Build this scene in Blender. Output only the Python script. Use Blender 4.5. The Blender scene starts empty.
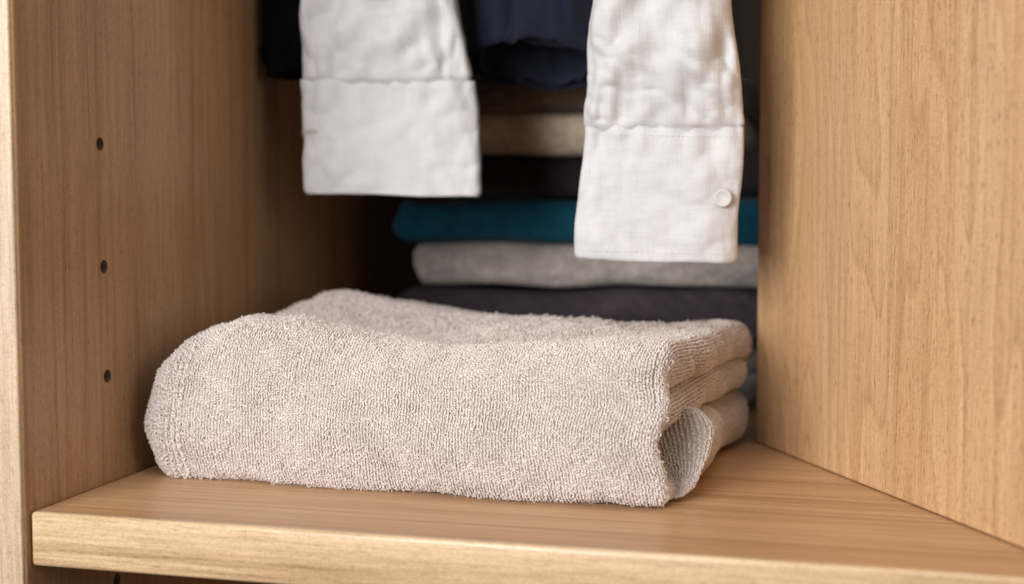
import bpy, bmesh, math, random
import numpy as np
from mathutils import Vector, noise as mn

scene = bpy.context.scene
C = bpy.context.collection
R = math.radians
rng = np.random.default_rng(7)

# ------------------------------------------------------------------ camera
HC, YAW, PITCH = 0.16, R(14.8), math.atan(102/1400)
cd = bpy.data.cameras.new('camera'); cam = bpy.data.objects.new('camera', cd); C.objects.link(cam)
cam.location = (0, 0, HC); cam.rotation_euler = (R(90)-PITCH, 0, YAW)
cd.lens = 1400/1024*36; cd.sensor_width = 36; cd.clip_start = .01; cd.clip_end = 60
cd.dof.use_dof = True; cd.dof.focus_distance = .735; cd.dof.aperture_fstop = 4.2
scene.camera = cam

# ------------------------------------------------------------------ light
w = bpy.data.worlds.new('World'); scene.world = w; w.use_nodes = True
bg = w.node_tree.nodes['Background']; bg.inputs[0].default_value = (.80, .88, 1, 1); bg.inputs[1].default_value = .04
def area(name, loc, target, sx, sy, power, col):
    l = bpy.data.lights.new(name, 'AREA'); l.shape = 'RECTANGLE'; l.size = sx; l.size_y = sy; l.energy = power; l.color = col
    o = bpy.data.objects.new(name, l); C.objects.link(o); o.location = loc
    o.rotation_euler = (Vector(target)-Vector(loc)).to_track_quat('-Z', 'Y').to_euler(); return o
area('window_light', (-.78, -1.18, .52), (-.2, .75, .1), 1.0, 1.0, 54, (1, .975, .955))
area('room_light', (1.25, -.30, .45), (-.4, .68, .1),   .5, .8, 5.0, (1, .96, .92))
area('overhead_fill', (-.25, .02, 1.55), (-.2, .45, 0), 1.3, .7, 9, (1, .98, .96))  # added overhead fill, brings a sheen to the shelf's front edge
scene.view_settings.view_transform = 'Standard'; scene.view_settings.look = 'None'
scene.view_settings.exposure = 0; scene.view_settings.gamma = 1
scene.render.engine = 'CYCLES'

# ------------------------------------------------------------------ helpers
def link(name, me, mat=None, parent=None, smooth=True):
    o = bpy.data.objects.new(name, me); C.objects.link(o)
    if mat: me.materials.append(mat)
    if smooth: me.polygons.foreach_set('use_smooth', [True]*len(me.polygons))
    if parent: o.parent = parent
    return o
def np_mesh(name, V, Fq):
    V = np.asarray(V, dtype=np.float32); Fq = np.asarray(Fq, dtype=np.int32)
    me = bpy.data.meshes.new(name)
    me.vertices.add(len(V)); me.vertices.foreach_set('co', V.ravel())
    n = len(Fq); k = Fq.shape[1]
    me.loops.add(n*k); me.loops.foreach_set('vertex_index', Fq.ravel())
    me.polygons.add(n); me.polygons.foreach_set('loop_start', np.arange(n, dtype=np.int32)*k)
    me.update(calc_edges=True); return me
def grid_faces(ni, nj, off=0, wrapj=False):
    i, j = np.meshgrid(np.arange(ni-1), np.arange(nj if wrapj else nj-1), indexing='ij')
    j2 = (j+1) % nj
    a = i*nj+j; b = (i+1)*nj+j; c = (i+1)*nj+j2; d = i*nj+j2
    return np.stack([a, b, c, d], -1).reshape(-1, 4)+off
def tag(o, label, cat, group=None):
    o['label'] = label; o['category'] = cat
    if group: o['group'] = group
    return o
def empty(name, loc):
    o = bpy.data.objects.new(name, None); C.objects.link(o); o.location = loc; return o
def box_mesh(name, lo, hi, bev=.0, seg=3):
    bm = bmesh.new(); bmesh.ops.create_cube(bm, size=1)
    for v in bm.verts: v.co = Vector([lo[k]+(v.co[k]+.5)*(hi[k]-lo[k]) for k in range(3)])
    if bev: bmesh.ops.bevel(bm, geom=bm.edges[:], offset=bev, segments=seg, profile=.5, affect='EDGES')
    me = bpy.data.meshes.new(name); bm.to_mesh(me); bm.free(); return me
def hull_prism(name, pts, z0, z1, bev=.0015):
    bm = bmesh.new(); vs = [bm.verts.new((x, y, z0)) for x, y in pts]
    f = bm.faces.new(vs); r = bmesh.ops.extrude_face_region(bm, geom=[f])
    for v in r['geom']:
        if isinstance(v, bmesh.types.BMVert): v.co.z = z1
    bmesh.ops.recalc_face_normals(bm, faces=bm.faces)
    bmesh.ops.bevel(bm, geom=bm.edges[:], offset=bev, segments=3, profile=.5, affect='EDGES')
    me = bpy.data.meshes.new(name); bm.to_mesh(me); bm.free(); return me
def sstep(a, b, x):
    t = np.clip((x-a)/(b-a), 0, 1); return t*t*(3-2*t)
def fbm(P, s, seed=0, octv=3):
    """smooth noise at many points, cheap sum of rotated sines"""
    P = np.asarray(P); out = np.zeros(P.shape[:-1]); r = np.random.default_rng(seed); amp = 1; tot = 0
    for o in range(octv):
        for k in range(4):
            d = r.normal(size=3); d /= np.linalg.norm(d)
            out += amp*np.sin((P@d)*s*(1.9**o)*2*math.pi*r.uniform(.7, 1.3)+r.uniform(0, 6.3))
        tot += amp*2; amp *= .55
    return out/tot

# ------------------------------------------------------------------ materials
def newmat(name):
    m = bpy.data.materials.new(name); m.use_nodes = True; nt = m.node_tree
    return m, nt, nt.nodes['Principled BSDF']
def nd(nt, t, **kw):
    n = nt.nodes.new(t)
    for k, v in kw.items():
        if k.startswith('_'): setattr(n, k[1:], v)
        else: n.inputs[k].default_value = v
    return n
def ramp(nt, src, stops):
    r = nt.nodes.new('ShaderNodeValToRGB'); e = r.color_ramp.elements
    while len(e) > 1: e.remove(e[-1])
    e[0].position = stops[0][0]; e[0].color = stops[0][1]
    for p, c in stops[1:]:
        q = e.new(p); q.color = c
    nt.links.new(src, r.inputs[0]); return r.outputs[0]
def mixc(nt, a, b, fac, mode='MIX'):
    m = nt.nodes.new('ShaderNodeMix'); m.data_type = 'RGBA'; m.blend_type = mode
    for s, v in ((0, fac), (6, a), (7, b)):
        if hasattr(v, 'links'): nt.links.new(v, m.inputs[s])
        else: m.inputs[s].default_value = v
    return m.outputs[2]
def wood(name, grain, base, seed=0., contrast=1., rough=.42, rotz=0., fig=1., stretch=1., pores=1.):
    """laminate with grain along axis `grain`; across-grain frequency in 1/m"""
    m, nt, b = newmat(name); L = nt.links
    tc = nd(nt, 'ShaderNodeTexCoord')
    mp0 = nd(nt, 'ShaderNodeMapping'); mp0.inputs['Rotation'].default_value = (0, 0, rotz)
    mp0.inputs['Location'].default_value = (seed, seed*.7, seed*1.3)
    L.new(tc.outputs['Object'], mp0.inputs[0])
    def co(across, along):
        mp = nd(nt, 'ShaderNodeMapping'); s = [across]*3; s[grain] = along
        mp.inputs['Scale'].default_value = s; L.new(mp0.outputs[0], mp.inputs[0]); return mp.outputs[0]
    def noi(across, along, det=3, rough_=.55, dist=0.):
        n = nd(nt, 'ShaderNodeTexNoise', Scale=1., Detail=det, Roughness=rough_, Distortion=dist)
        L.new(co(across, along), n.inputs['Vector']); return n.outputs[0]
    # cathedral figure: rings from a heavily stretched field, contour-lined
    n1 = noi(9, 1.5*stretch, 2, .45)
    mm = nd(nt, 'ShaderNodeMath', _operation='MULTIPLY'); L.new(n1, mm.inputs[0]); mm.inputs[1].default_value = 26
    fr = nd(nt, 'ShaderNodeMath', _operation='FRACT'); L.new(mm.outputs[0], fr.inputs[0])
    figure = ramp(nt, fr.outputs[0], [(0, (.0, .0, .0, 1)), (.10, (.55, .55, .55, 1)), (.55, (.75, .75, .75, 1)), (.92, (1, 1, 1, 1)), (1, (0, 0, 0, 1))])
    broad = noi(34, 1.6, 3, .6)
    streak = noi(170, 3.0*stretch, 4, .65)
    fine = noi(620, 14*stretch, 3, .7)
    pore = noi(1300, 170, 2, .5)
    c = [x for x in base]
    def tone(k, warm=0.): return (c[0]*k*(1+warm), c[1]*k, c[2]*k*(1-warm), 1)
    k = contrast
    col = ramp(nt, broad, [(.36, tone(1-.17*k, .04)), (.5, tone(1)), (.66, tone(1+.13*k, -.03))])
    st = ramp(nt, streak, [(.36, (1-.34*k,)*1+(1-.40*k, 1-.48*k, 1)), (.50, (1, 1, 1, 1)), (.62, (1+.09*k, 1+.09*k, 1+.08*k, 1))])
    col = mixc(nt, col, st, .8, 'MULTIPLY')
    fi = ramp(nt, fine, [(.36, (1-.27*k, 1-.32*k, 1-.38*k, 1)), (.5, (1, 1, 1, 1)), (.62, (1.12, 1.12, 1.11, 1))])
    col = mixc(nt, col, fi, .75, 'MULTIPLY')
    kf = max(k, .75)
    fg = mixc(nt, (1-.30*kf, 1-.36*kf, 1-.43*kf, 1), (1, 1, 1, 1), figure)
    col = mixc(nt, col, fg, .55*fig, 'MULTIPLY')
    po = ramp(nt, pore, [(.27, (.45, .36, .27, 1)), (.41, (1, 1, 1, 1))])
    col = mixc(nt, col, po, .60*pores, 'MULTIPLY')
    gn = nd(nt, 'ShaderNodeTexNoise', Scale=1100., Detail=2., Roughness=.6); L.new(mp0.outputs[0], gn.inputs['Vector'])
    col = mixc(nt, col, ramp(nt, gn.outputs[0], [(.34, (.74, .70, .64, 1)), (.5, (1, 1, 1, 1)), (.66, (1.16, 1.16, 1.16, 1))]), .55, 'MULTIPLY')
    L.new(col, b.inputs['Base Color'])
    rr = nd(nt, 'ShaderNodeMapRange'); L.new(fine, rr.inputs[0]); rr.inputs[3].default_value = rough+.10; rr.inputs[4].default_value = rough-.08
    L.new(rr.outputs[0], b.inputs['Roughness'])
    bp = nd(nt, 'ShaderNodeBump', Strength=.35, Distance=.00025)
    ad = nd(nt, 'ShaderNodeMath', _operation='ADD'); L.new(fine, ad.inputs[0]); L.new(pore, ad.inputs[1])
    L.new(ad.outputs[0], bp.inputs['Height']); L.new(bp.outputs[0], b.inputs['Normal'])
    b.inputs['Specular IOR Level'].default_value = .45
    return m
OAK = (.50, .315, .178)
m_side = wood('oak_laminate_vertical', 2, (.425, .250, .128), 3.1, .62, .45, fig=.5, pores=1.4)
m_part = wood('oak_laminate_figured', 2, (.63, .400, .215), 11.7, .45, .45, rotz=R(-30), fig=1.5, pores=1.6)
m_shelf = wood('oak_laminate_shelf', 0, (.57, .350, .187), 5.3, .70, .36, fig=.35, stretch=.8, pores=.7)
m_band = wood('oak_edge_band', 0, (.61, .432, .265), 8.9, .85, .25, fig=.45, stretch=1.3)
m_bandv = wood('oak_edge_band_vertical', 2, (.56, .415, .285), 1.9, .6, .42, fig=.6, stretch=1.5)
m_back = wood('oak_board_darkened', 2, (.07, .045, .027), 9.9, .6, .6)  # near-black oak: shade of the deep interior put into the colour
m_dark, _nt, _b = newmat('drilled_chipboard'); _b.inputs['Base Color'].default_value = (.20, .125, .07, 1); _b.inputs['Roughness'].default_value = .9

def cloth(name, col, col2=None, weave=900., bump=.4, rough=.9, sheen=.3, trans=0., fuzz=0., slub=0.):
    m, nt, b = newmat(name); L = nt.links
    tc = nd(nt, 'ShaderNodeTexCoord')
    col2 = col2 or tuple(c*.8 for c in col)
    n = nd(nt, 'ShaderNodeTexNoise', Scale=35., Detail=4., Roughness=.6); L.new(tc.outputs['Object'], n.inputs['Vector'])
    cc = ramp(nt, n.outputs[0], [(.35, (*col2, 1)), (.62, (*col, 1))])
    def lines(ax, seed):
        mp = nd(nt, 'ShaderNodeMapping'); s = [60.]*3; s[ax] = weave; mp.inputs['Scale'].default_value = s
        mp.inputs['Location'].default_value = (seed, seed, seed); L.new(tc.outputs['Object'], mp.inputs[0])
        q = nd(nt, 'ShaderNodeTexNoise', Scale=1., Detail=2., Roughness=.6); L.new(mp.outputs[0], q.inputs['Vector']); return q.outputs[0]
    a, c = lines(0, 0.), lines(2, 5.)
    ad = nd(nt, 'ShaderNodeMath', _operation='ADD'); L.new(a, ad.inputs[0]); L.new(c, ad.inputs[1])
    if slub:
        sl = ramp(nt, ad.outputs[0], [(.72, (1-slub, 1-slub, 1-slub*.9, 1)), (1.0, (1, 1, 1, 1))])
        cc = mixc(nt, cc, sl, 1., 'MULTIPLY')
    if fuzz:
        f = nd(nt, 'ShaderNodeTexNoise', Scale=420., Detail=3., Roughness=.7); L.new(tc.outputs['Object'], f.inputs['Vector'])
        ad2 = nd(nt, 'ShaderNodeMath', _operation='MULTIPLY_ADD'); L.new(f.outputs[0], ad2.inputs[0]); ad2.inputs[1].default_value = fuzz; L.new(ad.outputs[0], ad2.inputs[2]); ad = ad2
        cc = mixc(nt, cc, ramp(nt, f.outputs[0], [(.35, (.55, .53, .5, 1)), (.6, (1, 1, 1, 1))]), .8, 'MULTIPLY')
    L.new(cc, b.inputs['Base Color']); b.inputs['Roughness'].default_value = rough
    b.inputs['Sheen Weight'].default_value = sheen; b.inputs['Sheen Roughness'].default_value = .5
    b.inputs['Specular IOR Level'].default_value = .2
    bp = nd(nt, 'ShaderNodeBump', Strength=bump, Distance=.0006); L.new(ad.outputs[0], bp.inputs['Height']); L.new(bp.outputs[0], b.inputs['Normal'])
    if trans:
        t = nd(nt, 'ShaderNodeBsdfTranslucent'); L.new(cc, t.inputs[0]); mx = nd(nt, 'ShaderNodeMixShader'); mx.inputs[0].default_value = trans
        L.new(b.outputs[0], mx.inputs[1]); L.new(t.outputs[0], mx.inputs[2])
        L.new(mx.outputs[0], nt.nodes['Material Output'].inputs[0])
    return m

# ------------------------------------------------------------------ wardrobe
WX, FY, TH = -.4085, .6035, .0268          # left wall plane, shelf front, shelf thickness
ward = empty('wardrobe', (0, 0, 0)); tag(ward, 'light oak laminate wardrobe interior with a shelf, drilled left side and angled right partition', 'wardrobe')
ZT, ZB, YB = .62, -.42, 1.30
# left side panel, with drilled shelf-pin holes
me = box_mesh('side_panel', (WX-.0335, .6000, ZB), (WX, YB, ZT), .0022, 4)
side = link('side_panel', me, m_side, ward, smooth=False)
bmc = bmesh.new()
holes = [(.6766, .1847), (.6780, .1183), (.6792, .0584), (.6846, -.0567), (.690, -.117)]
for y, z in holes:
    bmesh.ops.create_cone(bmc, cap_ends=True, segments=28, radius1=.0037, radius2=.0037, depth=.022,
        matrix=__import__('mathutils').Matrix.Translation((WX, y, z)) @ __import__('mathutils').Matrix.Rotation(R(90), 4, 'Y'))
mc = bpy.data.meshes.new('drill'); bmc.to_mesh(mc); bmc.free(); mc.materials.append(m_dark)
me.materials.append(m_dark)
cut = bpy.data.objects.new('drill', mc); C.objects.link(cut)
mod = side.modifiers.new('holes', 'BOOLEAN'); mod.operation = 'DIFFERENCE'; mod.object = cut; mod.solver = 'EXACT'
try: mod.material_mode = 'TRANSFER'
except Exception: pass
dg = bpy.context.evaluated_depsgraph_get(); nm = bpy.data.meshes.new_from_object(side.evaluated_get(dg))
side.modifiers.clear(); side.data = nm; nm.name = 'side_panel'
bpy.data.objects.remove(cut)
link('edge_band', box_mesh('edge_band', (WX-.0325, .5985, ZB+.001), (WX-.0010, .6025, ZT-.001), .0012, 3), m_bandv, side, smooth=True)
# shelf
sh = link('shelf', box_mesh('shelf', (WX+.0018, FY+.001, -TH), (.34, YB-.02, 0), .0006, 2), m_shelf, ward, smooth=False)
eb = link('edge_band', box_mesh('edge_band', (WX+.0015, FY-.0010, -TH-.0002), (.3405, FY+.0056, .0002), .0020, 6), m_band, sh, smooth=True)
# angled partition on the right
d = Vector((-.1457+.0035, .2560-.012, 0)).normalized() if False else (Vector((-.0755, .8901, 0))-Vector((.0637, .651, 0))).normalized()
p0 = Vector((-.0755, .8901, 0)); nrm = Vector((-d.y, d.x, 0))  # towards the interior or away
if nrm.x < 0: nrm = -nrm
pf = p0 - d*.42
pts = [(p0.x, p0.y), (pf.x, pf.y), (pf.x+nrm.x*.019, pf.y+nrm.y*.019), (p0.x+nrm.x*.019, p0.y+nrm.y*.019)]
link('partition_panel', hull_prism('partition_panel', pts, .0004, ZT), m_part, ward, smooth=False)
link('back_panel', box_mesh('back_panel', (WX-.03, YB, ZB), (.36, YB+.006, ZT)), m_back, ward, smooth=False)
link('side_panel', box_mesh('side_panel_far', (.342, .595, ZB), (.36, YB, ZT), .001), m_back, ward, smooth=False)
link('base_panel', box_mesh('base_panel', (WX+.001, .605, ZB), (.341, YB, ZB+.018), .001), m_shelf, ward, smooth=False)
link('top_panel', box_mesh('top_panel', (WX+.001, .62, ZT-.02), (.341, YB, ZT), .001), m_shelf, ward, smooth=False)

# ------------------------------------------------------------------ towel
def cr(P, t):
    """Catmull-Rom through rows of P (n,...) at params t in [0,n-1]"""
    P = np.asarray(P, float); n = len(P); t = np.clip(np.asarray(t, float), 0, n-1-1e-9); i = t.astype(int); f = t-i
    f = f.reshape(-1, *([1]*(P.ndim-1)))
    a = P[np.clip(i-1, 0, n-1)]; b = P[i]; c = P[np.clip(i+1, 0, n-1)]; e = P[np.clip(i+2, 0, n-1)]
    return .5*((2*b)+(-a+c)*f+(2*a-5*b+4*c-e)*f*f+(-a+3*b-3*c+e)*f**3)
def spline_grid(ctrl, ni, nj):
    ctrl = np.asarray(ctrl, float)
    A = cr(ctrl, np.linspace(0, len(ctrl)-1, ni))
    B = cr(np.swapaxes(A, 0, 1), np.linspace(0, ctrl.shape[1]-1, nj))
    return np.swapaxes(B, 0, 1)
def normals(G):
    du = np.gradient(G, axis=0); dv = np.gradient(G, axis=1); n = np.cross(du, dv)
    return n/np.maximum(np.linalg.norm(n, axis=-1, keepdims=True), 1e-12)

class Pile:
    def __init__(s): s.V = []; s.F = []; s.n = 0; s.BV = []; s.BF = []; s.bn = 0
    def base(s, G):
        ni, nj = G.shape[:2]; s.BV.append(G.reshape(-1, 3)); s.BF.append(grid_faces(ni, nj, s.bn)); s.bn += ni*nj
    def cover(s, G, row=.00175, step=.00098, size=.86, flip=False, thin=1.):
        """terry loops in rows along axis 1 of the grid G"""
        N = normals(G)*(-1 if flip else 1)
        ni, nj = G.shape[:2]
        seg = np.linalg.norm(np.diff(G, axis=0), axis=-1)      # widths
        wmax = np.percentile(seg.sum(0), 70)
        nrow = max(2, int(wmax/row))
        # spread rows evenly by average arc length
        cum = np.concatenate([[0], np.cumsum(seg.mean(1))]); ti = np.interp(np.linspace(0, cum[-1], nrow), cum, np.arange(ni))
        for r_i, t in enumerate(ti):
            i0 = min(int(t), ni-2); f = t-i0
            L = G[i0]*(1-f)+G[i0+1]*f; LN = N[i0]*(1-f)+N[i0+1]*f
            sl = np.linalg.norm(np.diff(L, axis=0), axis=-1); c = np.concatenate([[0], np.cumsum(sl)])
            if c[-1] < step*2: continue
            m = int(c[-1]/step); tt = (np.arange(m)+.5*rng.random()+rng.uniform(-.35, .35, m))*step; tt = np.clip(tt, 0, c[-1]-1e-6)
            P = np.stack([np.interp(tt, c, L[:, k]) for k in range(3)], -1)
            Q = np.stack([np.interp(tt, c, LN[:, k]) for k in range(3)], -1)
            T = np.stack([np.interp(np.minimum(tt+.0005, c[-1]), c, L[:, k])-np.interp(np.maximum(tt-.0005, 0), c, L[:, k]) for k in range(3)], -1)
            s.loops(P, Q, T, min(row, .002), size, thin)
    def loops(s, P, N, T, row, size, thin=1.):
        m = len(P)
        if not m: return
        N = N/np.maximum(np.linalg.norm(N, axis=1, keepdims=True), 1e-9)
        T = T/np.maximum(np.linalg.norm(T, axis=1, keepdims=True), 1e-9); B = np.cross(N, T)
        P = P+B*rng.normal(0, row*.09, m)[:, None]
        pw_ = fbm(P, 22, 77, 3); pw2 = fbm(P, 34, 78, 2); ang = rng.normal(.75, .5, m)+pw_*.4; D = T*np.cos(ang)[:, None]+B*np.sin(ang)[:, None]
        lean = rng.normal(0, .28, m)+pw2*.45; lb = rng.normal(.1, .28, m)+pw_*.35
        U = N+D*lean[:, None]+np.cross(N, D)*lb[:, None]; U /= np.linalg.norm(U, axis=1, keepdims=True)
        h = size*rng.uniform(.0010, .0017, m); wd = size*rng.uniform(.00035, .00065, m); tr = thin*size*rng.uniform(.00036, .00048, m)
        K, S = 6, 5
        a = np.linspace(0, math.pi, K)
        # loop centre line: foot - up - over - foot
        cen = P[:, None]+D[:, None]*(np.cos(a)[None, :, None]*wd[:, None, None]*(1+.5*np.sin(a))[None, :, None])+U[:, None]*((np.sin(a)**.8)[None, :, None]*h[:, None, None]-.0003)
        tang = np.gradient(cen, axis=1); tang /= np.linalg.norm(tang, axis=2, keepdims=True)
        W = np.cross(D, U); W /= np.linalg.norm(W, axis=1, keepdims=True)
        W = np.repeat(W[:, None], K, 1); X = np.cross(tang, W)
        th = np.arange(S)/S*2*math.pi
        V = cen[:, :, None]+tr[:, None, None, None]*(W[:, :, None]*np.cos(th)[None, None, :, None]+X[:, :, None]*np.sin(th)[None, None, :, None])
        f = grid_faces(K, S, 0, True)
        Fc = f[None]+(np.arange(m)*K*S)[:, None, None]+s.n
        s.V.append(V.reshape(-1, 3)); s.F.append(Fc.reshape(-1, 4)); s.n += m*K*S
    def build(s, name, mb, mp):
        V = np.concatenate(s.BV+s.V); F_ = np.concatenate([f for f in s.BF]+[f+s.bn for f in s.F])
        nb = sum(len(f) for f in s.BF)
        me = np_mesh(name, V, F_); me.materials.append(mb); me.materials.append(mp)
        mi = np.ones(len(F_), dtype=np.int32); mi[:nb] = 0; me.polygons.foreach_set('material_index', mi)
        o = bpy.data.objects.new(name, me); C.objects.link(o); me.polygons.foreach_set('use_smooth', [True]*len(F_)); return o

def terry(name, col, col2):
    m, nt, b = newmat(name); L = nt.links; tc = nd(nt, 'ShaderNodeTexCoord')
    n = nd(nt, 'ShaderNodeTexNoise', Scale=42., Detail=3., Roughness=.6); L.new(tc.outputs['Object'], n.inputs['Vector'])
    n2 = nd(nt, 'ShaderNodeTexNoise', Scale=620., Detail=1., Roughness=.5); L.new(tc.outputs['Object'], n2.inputs['Vector'])
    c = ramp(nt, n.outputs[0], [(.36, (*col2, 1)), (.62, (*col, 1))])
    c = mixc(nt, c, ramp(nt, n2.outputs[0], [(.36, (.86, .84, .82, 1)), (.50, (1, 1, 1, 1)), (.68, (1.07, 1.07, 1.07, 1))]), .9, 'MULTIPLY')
    L.new(c, b.inputs['Base Color']); b.inputs['Roughness'].default_value = .95; b.inputs['Specular IOR Level'].default_value = .1
    b.inputs['Sheen Weight'].default_value = .25; b.inputs['Sheen Roughness'].default_value = .6
    t = nd(nt, 'ShaderNodeBsdfTranslucent'); L.new(c, t.inputs[0]); mx = nd(nt, 'ShaderNodeMixShader'); mx.inputs[0].default_value = .22
    L.new(b.outputs[0], mx.inputs[1]); L.new(t.outputs[0], mx.inputs[2]); L.new(mx.outputs[0], nt.nodes['Material Output'].inputs[0])
    return m
m_tb = terry('towel_ground_shaded', (.56, .485, .44), (.49, .42, .38))  # darker than the loops: shade in the gaps put into the colour
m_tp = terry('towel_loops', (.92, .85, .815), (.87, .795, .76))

pile = Pile()
# outer layer: a deep fold open towards the back; s runs along the profile (bottom back -> front -> top -> back)
NX, NS = 260, 240
XL = -.3990
tx = np.linspace(0, 1, NX)
# end rounding handled by an explicit angle near each end
RL = .025
def top_z(x, y):
    u = (x-XL)/.30
    v = (y-.70)/.20
    z = .0835 - .009*sstep(.17, 0, u) + .0045*np.exp(-((u-.27)/.14)**2)*np.exp(-((v-.18)/.20)**2) + .003*np.exp(-((u-.15)/.13)**2)*np.exp(-((v-.10)/.25)**2)
    # crest line just behind the front fold, a shallow dip behind it, and a hump at the back left
    z = z - .0085*np.exp(-((u-.62)/.25)**2)*sstep(-.02, .12, v)*sstep(.60, .25, v) - .004*sstep(.05, .4, v)
    z = z + .0145*np.exp(-((u-.20)/.19)**2)*np.exp(-((v-.80)/.28)**2) + .004*np.exp(-((u-.72)/.2)**2)*np.exp(-((v-.75)/.15)**2)
    z = z - .0050*np.exp(-((v-.42-.25*(u-.2))/.10)**2)*sstep(.02, .16, u)*sstep(.62, .42, u)
    z = z + .0022*np.sin(u*9+v*3.1)*sstep(.1, .5, v) - .006*sstep(.8, 1.05, v) - .0070*sstep(.38, .60, u)*sstep(.98, .78, u)*sstep(.35, .95, v)
    return z
def front_y(x, zf):
    """front face position; x along the towel, zf 0..1 of the height"""
    u = (x-XL)/.30
    y = .6895 - .0075*np.clip(u, 0, 1) + .004*np.clip(1-u/.35, 0, 1)**2
    return y + .002*np.sin(u*7+zf*2) - .0035*np.exp(-((u-.92)/.1)**2)*np.exp(-((zf-.2)/.3)**2)
def xright(s_h, y):
    """right rim of the outer layer by height fraction (front) and depth"""
    return 0
def profile(x, inset, insf, insb):
    """closed-front U profile points; inset top, front, bottom"""
    yb = .905
    s = np.linspace(0, 1, NS)
    rb, rt = .015, .031
    yf0 = front_y(x, 0)+insf; ztc = float(top_z(x, yf0+rt))-inset; zb = insb
    rb_ = max(rb-insf*.6, .003); rt_ = max(rt-insf*.6, .005)
    pts = [(y, zb) for y in np.linspace(yb-.01, yf0+rb_, 30, endpoint=False)]
    pts += [(yf0+rb_*(1-math.sin(a)), zb+rb_*(1-math.cos(a))) for a in np.linspace(0, math.pi/2, 30, endpoint=False)]
    za, zc_ = zb+rb_, max(ztc-rt_, zb+rb_+.001)
    pts += [(yf0-.0030*math.sin(q*math.pi)+.0016*math.sin(x*40+q*4), za+(zc_-za)*q) for q in np.linspace(0, 1, 40, endpoint=False)]
    pts += [(yf0+rt_*(1-math.cos(a)), zc_+(ztc-zc_)*math.sin(a)) for a in np.linspace(0, math.pi/2, 40, endpoint=False)]
    pts += [(y, float(top_z(x, y))-inset) for y in np.linspace(yf0+rt_, yb, 60)]
    P = np.array(pts)
    for _ in range(4): P[1:-1] = (P[:-2]+2*P[1:-1]+P[2:])/4
    c = np.concatenate([[0], np.cumsum(np.linalg.norm(np.diff(P, axis=0), axis=1))]); t = np.linspace(0, c[-1], NS)
    return np.stack([np.interp(t, c, P[:, 0]), np.interp(t, c, P[:, 1])], -1)
# fix the join between corner (uses height at y=.72) and top run with smoothing
def smooth_rows(A, n=3):
    for _ in range(n):
        B = A.copy(); B[1:-1] = (A[:-2]+2*A[1:-1]+A[2:])/4; A = B
    return A
sgrid = np.arange(NS)
XR0 = -.1085
G = np.zeros((NX, NS, 3))
nL, nR = 46, 44
for i in range(NX):
    if i < nL:                       # left end: rounds right over and closes
        a = (i/nL)*math.pi/2; x = XL+RL*(1-math.sin(a))*.92; ins = RL*(1-math.sin(a))
        a2 = i/nL; x = XL+RL*.85*(1-math.cos(math.pi/2*(1-a2)))*0 + XL*0
        th = math.pi/2*a2; x = XL+RL*.8*(1-math.sin(th)); ins = RL*math.cos(th)
        # ins goes RL -> 0 while x goes inner... make a quarter ellipse: at a2=0 centre of the end cap
        x = XL+RL*.8*(1-math.sin(math.pi/2-th)) if False else XL+RL*.80*(1-math.cos(th))
        ins = RL*(1-math.sin(th))
        P = profile(x, ins*1.12, ins*1.0, ins*.86)
    elif i < NX-nR:
        f = (i-nL)/(NX-nR-1-nL); x = XL+RL*.8+(XR0-XL-RL*.8)*f; P = profile(x, 0, 0, 0)
    else:
        f = (i-(NX-nR)+1)/nR      # rim: turn inwards and run back under
        if f < .5:
            th = f/.5*math.pi; rr = .0052
            x = XR0+rr*math.sin(th)*1.0; ins = rr*(1-math.cos(th))
        else:
            x = XR0-.030*(f-.5)/.5; ins = .0104
        P = profile(x, ins*1.9, ins, ins)
    P = smooth_rows(P, 6)
    G[i, :, 0] = x; G[i, :, 1] = P[:, 0]; G[i, :, 2] = P[:, 1]
# lateral shape of the right rim: by profile station
zfrac = np.clip(G[NX//2, :, 2]/.084, 0, 1)
yrel = G[NX//2, :, 1]-.688
kR = sstep(0, 1, np.clip((np.arange(NX)-NX*.45)/(NX*.52), 0, 1))
front_w = np.exp(-np.clip(yrel, 0, 1)/.03)
rim = (.0030*sstep(.35, .05, zfrac) - .0048*np.exp(-((zfrac-.40)/.14)**2) - .0030*np.exp(-((zfrac-.78)/.10)**2) + .0030*np.exp(-((zfrac-.60)/.08)**2) + .004*sstep(.9, 1, zfrac))*front_w
top_run = (np.arange(NS) > NS*.5)
rim = rim + np.where(top_run, np.clip(yrel-.01, 0, .3)*.135, 0) - np.where(~top_run & (np.arange(NS) < 70), np.clip(yrel-.012, 0, .3)*.1, 0)
rim = smooth_rows(rim[:, None], 12)[:, 0]
sh_w = sstep(.48, .78, zfrac)*front_w; sh_x = np.clip((G[:, :, 0]-(XR0-.014))/.016, 0, 1)**2; sh_x[NX-nR:] = 1
G[:, :, 1] += .0075*sh_w[None]*sh_x; G[:, :, 2] -= .002*sh_w[None]*sh_x
G[:, :, 0] += kR[:, None]*rim[None]
# left end leans in towards the top
lf = sstep(.30, 0, (G[:, :, 0]-XL)/.30)
G[:, :, 0] += lf*(.021*np.clip(G[:, :, 2]/.084-.45, 0, 1)**1.3 + .008*np.clip(.35-G[:, :, 2]/.084, 0, 1))
# soft lumps
ln = fbm(G, 16, 3, 3); NN = normals(G); sgn = -1 if NN[NX//2, NS//2, 1] > 0 else 1
NN *= sgn
G += NN*(ln*.0019+fbm(G, 45, 12, 2)*.0007)[..., None]
G[:, :, 2] = np.maximum(G[:, :, 2], .0009)
pile.base(G)
vis = G[:, 26:]
pile.cover(vis, flip=(sgn < 0))
pile.cover(vis, row=.0075, step=.0085, size=1.75, thin=.36, flip=(sgn < 0))
pile.cover(vis[3:52], row=.0034, step=.0021, size=1.45, flip=(sgn < 0))

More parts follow.
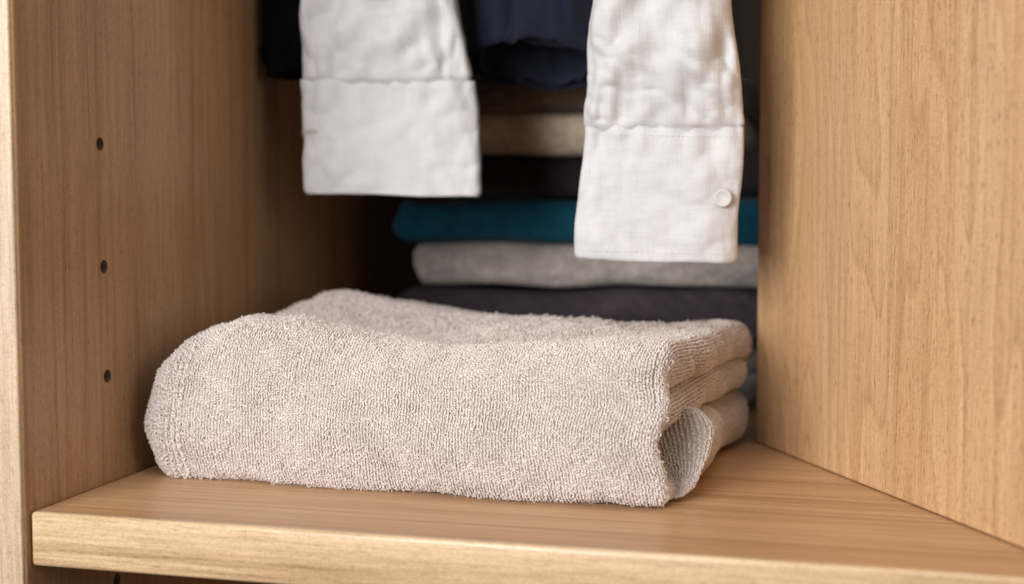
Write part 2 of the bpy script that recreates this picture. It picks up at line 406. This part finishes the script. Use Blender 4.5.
# inner layers seen at the right end: rounded folds running back
def fold_roll(x_tip, z0, z1, y0, y1, drift, xin=-.140, wav=0., seed=0, sq=.75, lift=0.):
    """double layer with its fold facing +x; rows run along y"""
    ny, na = 120, 60; Gr = np.zeros((na, ny, 3))
    ys = np.linspace(0, 1, ny); zc, hr = (z0+z1)/2, (z1-z0)/2
    for k, q in enumerate(np.linspace(0, 1, na)):
        # top edge in -> round tip -> bottom edge in
        if q < .3: px = xin+(x_tip-hr-xin)*(q/.3); pz = zc+hr
        elif q > .7: px = x_tip-hr+(xin-x_tip+hr)*((q-.7)/.3); pz = zc-hr
        else:
            a = math.pi/2-(q-.3)/.4*math.pi; px = x_tip-hr+hr*math.copysign(abs(math.cos(a))**sq, math.cos(a)); pz = zc+hr*math.copysign(abs(math.sin(a))**.9, math.sin(a))
        y = y0+(y1-y0)*ys
        endr = np.sqrt(np.clip(1-np.clip((.10-ys)/.10, 0, 1)**2, 0, 1))
        Gr[k, :, 0] = px+drift*ys+wav*np.sin(ys*6+seed)*.5 - .016*(1-endr)
        Gr[k, :, 1] = y; Gr[k, :, 2] = zc+(pz-zc)*(.25+.75*endr)+wav*np.sin(ys*5+seed*2)+lift*ys
    n_ = fbm(Gr, 22, seed+5, 2); M = normals(Gr); s2 = -1 if M[na//2, ny//2, 0] < 0 else 1
    Gr += M*s2*(n_*.0014)[..., None]; Gr[:, :, 2] = np.maximum(Gr[:, :, 2], .001)
    pile.base(Gr); pile.cover(Gr[12:-12], row=.0019, step=.00102, flip=(s2 < 0))
fold_roll(-.1060, .0575, .0785, .6960, .885, .025, wav=.0012, seed=1, lift=-.001)
fold_roll(-.1055, .0365, .0570, .6990, .880, .024, wav=.0014, seed=2, lift=.000)
fold_roll(-.1080, .0020, .0360, .7400, .885, .028, wav=.0012, seed=4)
# the lower layer's open pocket at the front right corner: sheet curling out and up
pk = [
    [(-.1115, .6950, .0480), (-.1120, .6935, .0400), (-.1135, .6915, .0290), (-.1110, .6900, .0160), (-.1055, .6910, .0065), (-.1035, .6990, .0018)],
    [(-.1230, .7110, .0470), (-.1240, .7110, .0410), (-.1240, .7090, .0310), (-.1180, .7050, .0170), (-.1080, .7020, .0070), (-.1030, .7040, .0020)],
    [(-.1260, .7300, .0430), (-.1200, .7290, .0430), (-.1180, .7270, .0330), (-.1110, .7210, .0190), (-.1040, .7120, .0080), (-.1005, .7060, .0022)],
    [(-.1250, .7420, .0400), (-.1060, .7370, .0435), (-.1020, .7330, .0345), (-.0985, .7250, .0215), (-.0970, .7150, .0095), (-.0985, .7075, .0024)],
    [(-.1250, .7450, .0380), (-.0990, .7400, .0430), (-.0890, .7340, .0360), (-.0875, .7260, .0240), (-.0910, .7160, .0110), (-.0980, .7090, .0024)],
    [(-.1250, .7480, .0370), (-.1000, .7480, .0415), (-.0865, .7420, .0350), (-.0860, .7340, .0240), (-.0910, .7210, .0105), (-.0985, .7130, .0022)],
    [(-.1250, .7600, .0350), (-.1020, .7580, .0385), (-.0915, .7540, .0320), (-.0905, .7470, .0220), (-.0950, .7350, .0100), (-.1010, .7270, .0020)],
    [(-.1250, .7800, .0330), (-.1020, .7800, .0365), (-.0900, .7780, .0300), (-.0880, .7740, .0200), (-.0910, .7680, .0095), (-.0970, .7620, .0020)],
    [(-.1250, .8100, .0320), (-.1020, .8100, .0345), (-.0900, .8100, .0290), (-.0880, .8080, .0190), (-.0905, .8050, .0090), (-.0970, .8020, .0020)],
]
Gp = spline_grid(pk, 120, 70)
M = normals(Gp); s3 = 1 if M[75, 35, 0] > 0 else -1
Gp += M*s3*(fbm(Gp, 30, 9, 2)*.0008)[..., None]; Gp[:, :, 2] = np.maximum(Gp[:, :, 2], .001)
pile.base(Gp); pile.cover(Gp, row=.0019, step=.00102, flip=(s3 < 0))
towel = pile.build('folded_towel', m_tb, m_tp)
tag(towel, 'thick beige terry towel folded at the front of the shelf, large and in focus', 'towel')
print('towel loops', pile.n//30, 'faces', len(towel.data.polygons))

# ------------------------------------------------------------------ stack of folded cloth behind
GRP = 'folded clothes and towels stacked behind the beige towel'
def folded(name, label, cat, x0, x1, y0, y1, z0, z1, mat, seed, droop=0., layers=1, amp=1., tilt=0.):
    nx, na = 150, 72*layers; xs = np.linspace(0, 1, nx); G_ = np.zeros((nx, na, 3)); hz = (z1-z0)/2; zc = (z1+z0)/2
    # profile (y,z): stacked rounded layers at the front, closed at the back
    prof = []
    for L_ in range(layers):
        lz0 = z0+(z1-z0)*L_/layers; lz1 = z0+(z1-z0)*(L_+1)/layers; r = (lz1-lz0)/2; c = (lz0+lz1)/2
        off = .004*math.sin(seed*3+L_*2.3)
        for a in np.linspace(-math.pi/2, math.pi/2, 40):
            prof.append((y0+off+r*.9-r*.9*max(math.cos(a), 0)**.7, c+r*math.sin(a)))
    prof.append((y0+.05, z1)); prof.append(((y0+y1)/2, z1)); prof.append((y1-.01, z1)); prof.append((y1, zc)); prof.append((y1-.01, z0)); prof.append(((y0+y1)/2, z0)); prof.append((y0+.05, z0)); prof.append(prof[0])
    prof = np.array(prof); t = np.linspace(0, len(prof)-1, na); py = np.interp(t, np.arange(len(prof)), prof[:, 0]); pz = np.interp(t, np.arange(len(prof)), prof[:, 1])
    e = np.minimum(xs, 1-xs)*(x1-x0)/(hz*.75); k = np.sqrt(np.clip(1-np.clip(1-e, 0, 1)**2, 0, 1))*.92+.08
    for i, x in enumerate(xs):
        G_[i, :, 0] = x0+(x1-x0)*x; G_[i, :, 1] = y0+hz+(py-y0-hz)*(k[i]*.5+.5)+.0 ; G_[i, :, 2] = zc+(pz-zc)*k[i]
    G_[..., 2] += -droop*np.exp(-((xs-.25)/.22)**2)[:, None]*.6 + tilt*(xs-.5)[:, None]
    n1 = fbm(G_*np.array([.8, .5, 1.2]), 9, seed, 3); n2 = fbm(G_, 6, seed+50, 2)
    G_[..., 0] += fbm(G_*np.array([.3, .5, 2.]), 12, seed+31, 2)*.004*amp; G_[..., 1] -= n1*.008*amp+fbm(G_, 70, seed+9, 2)*.0011*amp; G_[..., 2] += n2*.0026*amp
    cap0 = G_[0].mean(0); cap1 = G_[-1].mean(0)
    V = np.concatenate([G_.reshape(-1, 3), cap0[None], cap1[None]])
    F4 = grid_faces(nx, na, 0); me = np_mesh(name, V, F4)
    bm = bmesh.new(); bm.from_mesh(me); bm.verts.ensure_lookup_table(); c0, c1 = bm.verts[nx*na], bm.verts[nx*na+1]
    for j in range(na-1):
        bm.faces.new((bm.verts[j+1], bm.verts[j], c0)); q = (nx-1)*na; bm.faces.new((bm.verts[q+j], bm.verts[q+j+1], c1))
    bmesh.ops.remove_doubles(bm, verts=bm.verts, dist=1e-6); bmesh.ops.recalc_face_normals(bm, faces=bm.faces); bm.to_mesh(me); bm.free()
    o = link(name, me, mat); tag(o, label, cat, GRP); return o
m_purple = cloth('plum_knit', (.060, .044, .056), (.045, .033, .042), fuzz=.5, sheen=.0)
m_grey = cloth('grey_terry', (.50, .445, .42), (.33, .285, .265), fuzz=1.5, bump=.9)
m_grey2 = cloth('grey_towelling', (.30, .28, .27), (.24, .22, .21), fuzz=1.5, bump=.9)
m_teal = cloth('teal_cotton', (.004, .072, .120), (.003, .048, .082), fuzz=.4, sheen=.05)
m_black = cloth('charcoal_knit', (.030, .025, .031), (.020, .017, .022), fuzz=.5, sheen=.05)
m_beige = cloth('tan_cotton', (.72, .59, .46), (.60, .48, .37), fuzz=.6)
m_brown = cloth('brown_cotton', (.26, .19, .135), (.18, .13, .09), fuzz=.6)
XE = .06
folded('folded_towel', 'grey towel lowest in the back stack, mostly hidden by the beige towel', 'towel', -.350, -.085, 1.00, 1.22, .001, .054, m_grey2, 21, layers=2)
folded('folded_garment', 'dark plum folded garment just under the pale grey fuzzy towel in the stack', 'garment', -.352, XE, .990, 1.22, .054, .0880, m_purple, 3, droop=.010, amp=1.3, tilt=-.004)
folded('folded_towel', 'pale grey fuzzy towel between the dark plum garment and the teal one', 'towel', -.349, XE, 1.012, 1.22, .0885, .1195, m_grey, 5, amp=.9)
folded('folded_garment', 'teal blue folded garment between the grey towel and the charcoal garment', 'garment', -.362, XE, 1.014, 1.22, .1205, .1525, m_teal, 8)
folded('folded_garment', 'charcoal black folded garment between the teal and the tan ones', 'garment', -.350, XE, 1.020, 1.22, .154, .186, m_black, 13)
folded('folded_garment', 'tan folded garment with a soft rounded front near the top of the back stack', 'garment', -.340, -.098, 1.008, 1.22, .187, .217, m_beige, 17)
folded('folded_garment', 'brown folded garment topmost in the back stack below the navy sleeve', 'garment', -.345, -.100, 1.02, 1.22, .218, .245, m_brown, 23, amp=1.2)

# ------------------------------------------------------------------ hanging sleeves
def tube_sheet(ctr, wid, thk, zs, na=96, pw=.62, pleats=None, seed=0, amp=.001, rot=0., shear=None):
    """flattened tube: arrays over zs of centre (x,y), half width, half thickness; returns grid (len(zs), na, 3)"""
    n = len(zs); a = np.linspace(0, 2*math.pi, na, endpoint=False); G_ = np.zeros((n, na, 3))
    cx = np.sign(np.cos(a))*np.abs(np.cos(a))**.8; cy = np.sign(np.sin(a))*np.abs(np.sin(a))**pw
    for i in range(n):
        X = ctr[i][0]+wid[i]*cx; Y = ctr[i][1]+thk[i]*cy
        G_[i, :, 0] = ctr[i][0]+wid[i]*cx*math.cos(rot)-thk[i]*cy*math.sin(rot)
        G_[i, :, 1] = ctr[i][1]+wid[i]*cx*math.sin(rot)+thk[i]*cy*math.cos(rot)
        G_[i, :, 2] = zs[i]
    if shear is not None: G_[:, :, 2] += shear*cx[None, :]
    if pleats is not None: G_[:, :, 1] -= pleats(cx[None, :]*np.ones((n, 1)), G_[:, :, 2])*(np.sign(-np.sin(a))*sstep(1.0, .82, np.abs(cx)))[None, :]
    d = fbm(G_*np.array([1, .3, .55]), 30, seed, 3); G_[:, :, 1] += d*amp+(1-3.2*np.abs(fbm(G_*np.array([1, .3, .7]), 42, seed+21, 3)))*amp*.50; G_[:, :, 0] += fbm(G_, 14, seed+7, 2)*amp*.6; G_[:, :, 2] += fbm(G_, 16, seed+8, 2)*amp*.35
    return G_
def tube_obj(name, G_, mat, parent, thick=.0011, close_bottom=False):
    n, na = G_.shape[:2]; me = np_mesh(name, G_.reshape(-1, 3), grid_faces(n, na, 0, True)); o = link(name, me, mat, parent)
    md = o.modifiers.new('cloth_thickness', 'SOLIDIFY'); md.thickness = thick; md.offset = 0
    return o
m_linen = cloth('white_linen', (.72, .715, .725), (.66, .655, .67), weave=1700, bump=.5, sheen=.1, trans=.10, slub=.09)
m_seam, _nt, _b = newmat('white_thread'); _b.inputs['Base Color'].default_value = (.69, .67, .66, 1); _b.inputs['Roughness'].default_value = .8
m_button, _nt, _b = newmat('pearl_button'); _b.inputs['Base Color'].default_value = (.56, .54, .53, 1); _b.inputs['Roughness'].default_value = .6
m_navy = cloth('navy_cotton', (.012, .014, .030), (.008, .010, .022), weave=1200, bump=.3, sheen=.1)
m_blk = cloth('black_cotton', (.004, .004, .0045), (.003, .003, .0035), weave=1200, bump=.3, sheen=.0, rough=1)
m_blk.node_tree.nodes['Principled BSDF'].inputs['Specular IOR Level'].default_value = .05

def lerp(a, b, t): return a+(b-a)*t
def shirt_sleeve(label, y, zb, zc, xb, xc, xt, ztop, seed, tilt, button=None, hole=None):
    """zb/zc: cuff bottom/top; x pairs (left,right) at cuff bottom, cuff top and sleeve top"""
    t = empty('shirt_sleeve', ((xb[0]+xb[1])/2, y, zb)); tag(t, label, 'shirt sleeve', 'white linen shirt sleeves hanging above the towel')
    t.location = (0, 0, 0)
    r = np.random.default_rng(seed)
    # cuff
    zs = np.linspace(zb, zc, 44); f = (zs-zb)/(zc-zb)
    L = lerp(xb[0], xc[0], f); Rr = lerp(xb[1], xc[1], f)
    wob = .0006*np.sin(f*7+seed)
    ctr = [((a+b)/2+w_, y) for a, b, w_ in zip(L, Rr, wob)]; wd = (Rr-L)/2-.0022*(1-np.sqrt(np.clip(1-np.clip((.06-f)/.06, 0, 1)**2, 0, 1)))
    gc = tube_sheet(ctr, wd, .0085+.0015*(1-f)-.0022*sstep(.94, 1, f), zs, seed=seed, amp=.0014, rot=tilt, shear=-.0012, pleats=lambda u, z: (.0021*np.sin(u*23+seed+2*np.sin(u*5))*sstep(zc-.026, zc-.002, z)+.0016*np.sin(u*4+z*60+seed)))
    cuff = tube_obj('cuff', gc, m_linen, t, .0016)
    # sleeve above: bulges over the cuff seam, pleated
    zs2 = np.concatenate([np.linspace(zc-.0090, zc+.05, 60), np.linspace(zc+.052, ztop, 60)])
    g = 1-np.exp(-np.clip(zs2-zc, 0, 1)/.05)
    Ls = lerp(xc[0], xt[0], g)-.0016*sstep(0, .015, zs2-zc)-.0013*np.sin((zs2-zc)*95+seed)*sstep(0, .02, zs2-zc)
    Rs = lerp(xc[1], xt[1], g)+.0000*zs2+.0012*np.sin((zs2-zc)*80+seed*2)*sstep(0, .02, zs2-zc)
    wseam = .0022*sstep(.003, -.001, zs2-zc)+.003*sstep(-.001, -.006, zs2-zc)
    ctr = [((a+b)/2, y) for a, b in zip(Ls, Rs)]; wd = (Rs-Ls)/2-wseam
    th = .0095+.006*sstep(0, .05, zs2-zc)+.006*g-.0035*sstep(.002, -.002, zs2-zc)-.0030*sstep(-.001, -.006, zs2-zc)
    ph = r.uniform(0, 6, 6)
    def pl(u, z):
        h = z-zc; dec = np.exp(-np.clip(h, 0, 1)/.045)
        return (.0030*np.sin(u*13+ph[0]+h*20+1.2*np.sin(u*4))+.0016*np.sin(u*29+ph[1]-h*30))*dec*sstep(-.001, .007, h)+.0046*np.sin(u*5.2+ph[2]+h*14+.8*np.sin(h*40))*sstep(.005, .045, h)+.0020*np.sin(u*3+h*95+ph[3])*sstep(.01, .035, h)+.0022*np.sin(u*8-h*150+ph[4])*sstep(.01, .03, h)
    gs = tube_sheet(ctr, wd, th, zs2, seed=seed+3, amp=.0022, rot=tilt, pleats=pl)
    tube_obj('sleeve', gs, m_linen, t, .0011)
    # stitching: two rows of short threads around the cuff (front half), kept as one seam part
    V, F_, cnt = [], [], 0
    def stitch(P, Q, rad=.00035):
        nonlocal cnt
        P, Q = np.array(P), np.array(Q); dd = Q-P; dd /= np.linalg.norm(dd); a = np.cross(dd, [0, 1, 0]); a /= np.linalg.norm(a); b_ = np.cross(dd, a)
        for k, p in enumerate((P, (P+Q)/2+np.array([0, -.0002, 0]), Q)):
            for h in range(6): V.append(p+rad*(a*math.cos(h*math.pi/3)+b_*math.sin(h*math.pi/3))*(1 if k == 1 else .5))
        for k in range(2):
            for h in range(6): F_.append((cnt+k*6+h, cnt+k*6+(h+1) % 6, cnt+(k+1)*6+(h+1) % 6, cnt+(k+1)*6+h))
        cnt += 18
    na = gc.shape[1]; front = np.arange(na//2+1, na-1)
    for zi in (3, 40):
        V, F_, cnt = [], [], 0
        line = gc[zi, front]; c = np.concatenate([[0], np.cumsum(np.linalg.norm(np.diff(line, axis=0), axis=1))])
        for s_ in np.arange(.001, c[-1]-.003, .0034):
            P = [np.interp(s_, c, line[:, k]) for k in range(3)]; Q = [np.interp(s_+.0022, c, line[:, k]) for k in range(3)]
            P[1] -= .0009; Q[1] -= .0009; stitch(P, Q)
        link('stitching', np_mesh('stitching', V, F_), m_seam, cuff)
    if button:
        bx, bz = button; j = front[np.argmin(np.abs(gc[20, front, 0]-bx))]; k = int(np.argmin(np.abs(zs-bz))); by = gc[k-3:k+4, j-3:j+4, 1].min()-.0008
        pr = [(0, .0004), (.0030, .0004), (.0036, .0008), (.0044, .0010), (.0050, .0007), (.0053, 0), (.0050, -.0008), (0, -.0009)]
        ns = 40; Vb = []; 
        for (r_, h) in pr:
            for q in range(ns): Vb.append((bx+r_*math.cos(q/ns*2*math.pi), by-h, bz+r_*math.sin(q/ns*2*math.pi)))
        bt = link('button', np_mesh('button', Vb, grid_faces(len(pr), ns, 0, True)), m_button, cuff)
        Vt = []; Ft = []; 
    if hole:
        V, F_, cnt = [], [], 0
        hx0, hx1, hz = hole
        for s_ in np.arange(0, 1, .045):
            for dz in (-.0008, .0008):
                x_ = hx0+(hx1-hx0)*s_; j = front[np.argmin(np.abs(gc[20, front, 0]-x_))]; k = int(np.argmin(np.abs(zs-hz))); yy = gc[k, j, 1]-.0010
                stitch((x_, yy, hz+dz-.0006), (x_+.0002, yy, hz+dz+.0006), .0004)
        m_bh, _n, _bb = newmat('buttonhole_thread'); _bb.inputs['Base Color'].default_value = (.48, .43, .37, 1)
        link('buttonhole', np_mesh('buttonhole', V, F_), m_bh, cuff)
    return t
shirt_sleeve('white linen shirt sleeve with an empty buttonhole on its cuff, left of the navy garment', .86, .1566, .2302, (-.3655, -.2490), (-.3655, -.2530), (-.3630, -.2700), .58, 4, R(7), hole=(-.3655, -.3535, .1975))
shirt_sleeve('white linen shirt sleeve with a pale button on its cuff, hanging by the right partition', .80, .1193, .1960, (-.1725, -.0805), (-.1665, -.0765), (-.1600, -.0860), .58, 9, R(4), button=(-.0868, .1555))

# navy garment: open rolled end seen from below
nav = empty('navy_garment', (0, 0, 0)); tag(nav, 'dark navy trouser leg end hanging open between the two white shirt sleeves', 'garment')
zs = np.linspace(.2570, .58, 70); f = (zs-.257)/(.58-.257)
def hem(G_, k, zlow):      # the hem hangs lower at the back
    y0 = G_[..., 1].min(); G_[..., 2] += (.007*(1-((G_[..., 0]+.2265)/.047)**2)-.004)*np.exp(-(G_[..., 2]-zlow)/.06)*np.clip(1-(G_[..., 1]-y0)/.06, 0, 1); G_[..., 2] -= (G_[..., 1]-y0)*k*np.exp(-(G_[..., 2]-zlow)/.10); return G_
ctr = [(-.2265+.001*math.sin(q*9), .925) for q in f]
gn = hem(tube_sheet(ctr, .0475+0*f, .036+.002*f, zs, pw=.95, seed=31, amp=.002, rot=R(6), pleats=lambda u, z: -.0060*np.exp(-((u+.28)/.07)**2)), .36, .257)
tube_obj('leg', gn, m_navy, nav, .002)
zs = np.linspace(.2580, .33, 24); gi = hem(tube_sheet([(-.2265, .925)]*24, np.full(24, .0405), np.full(24, .028), zs, pw=.95, seed=33, amp=.004, rot=R(6)), .40, .253)
tube_obj('lining', gi, m_navy, nav, .002)
# black garment on the far left
zs = np.linspace(.236, .58, 60); f = (zs-.236)/(.58-.236)
gb = tube_sheet([(-.3872, .884)]*60, .0185*(1-.45*np.exp(-(zs-.236)/.012)), .018+0*f, zs, pw=.9, seed=41, amp=.004)
o = tube_obj('hanging_garment', gb, m_blk, None, .002); tag(o, 'black sleeve hanging in the shade against the left side panel', 'garment')
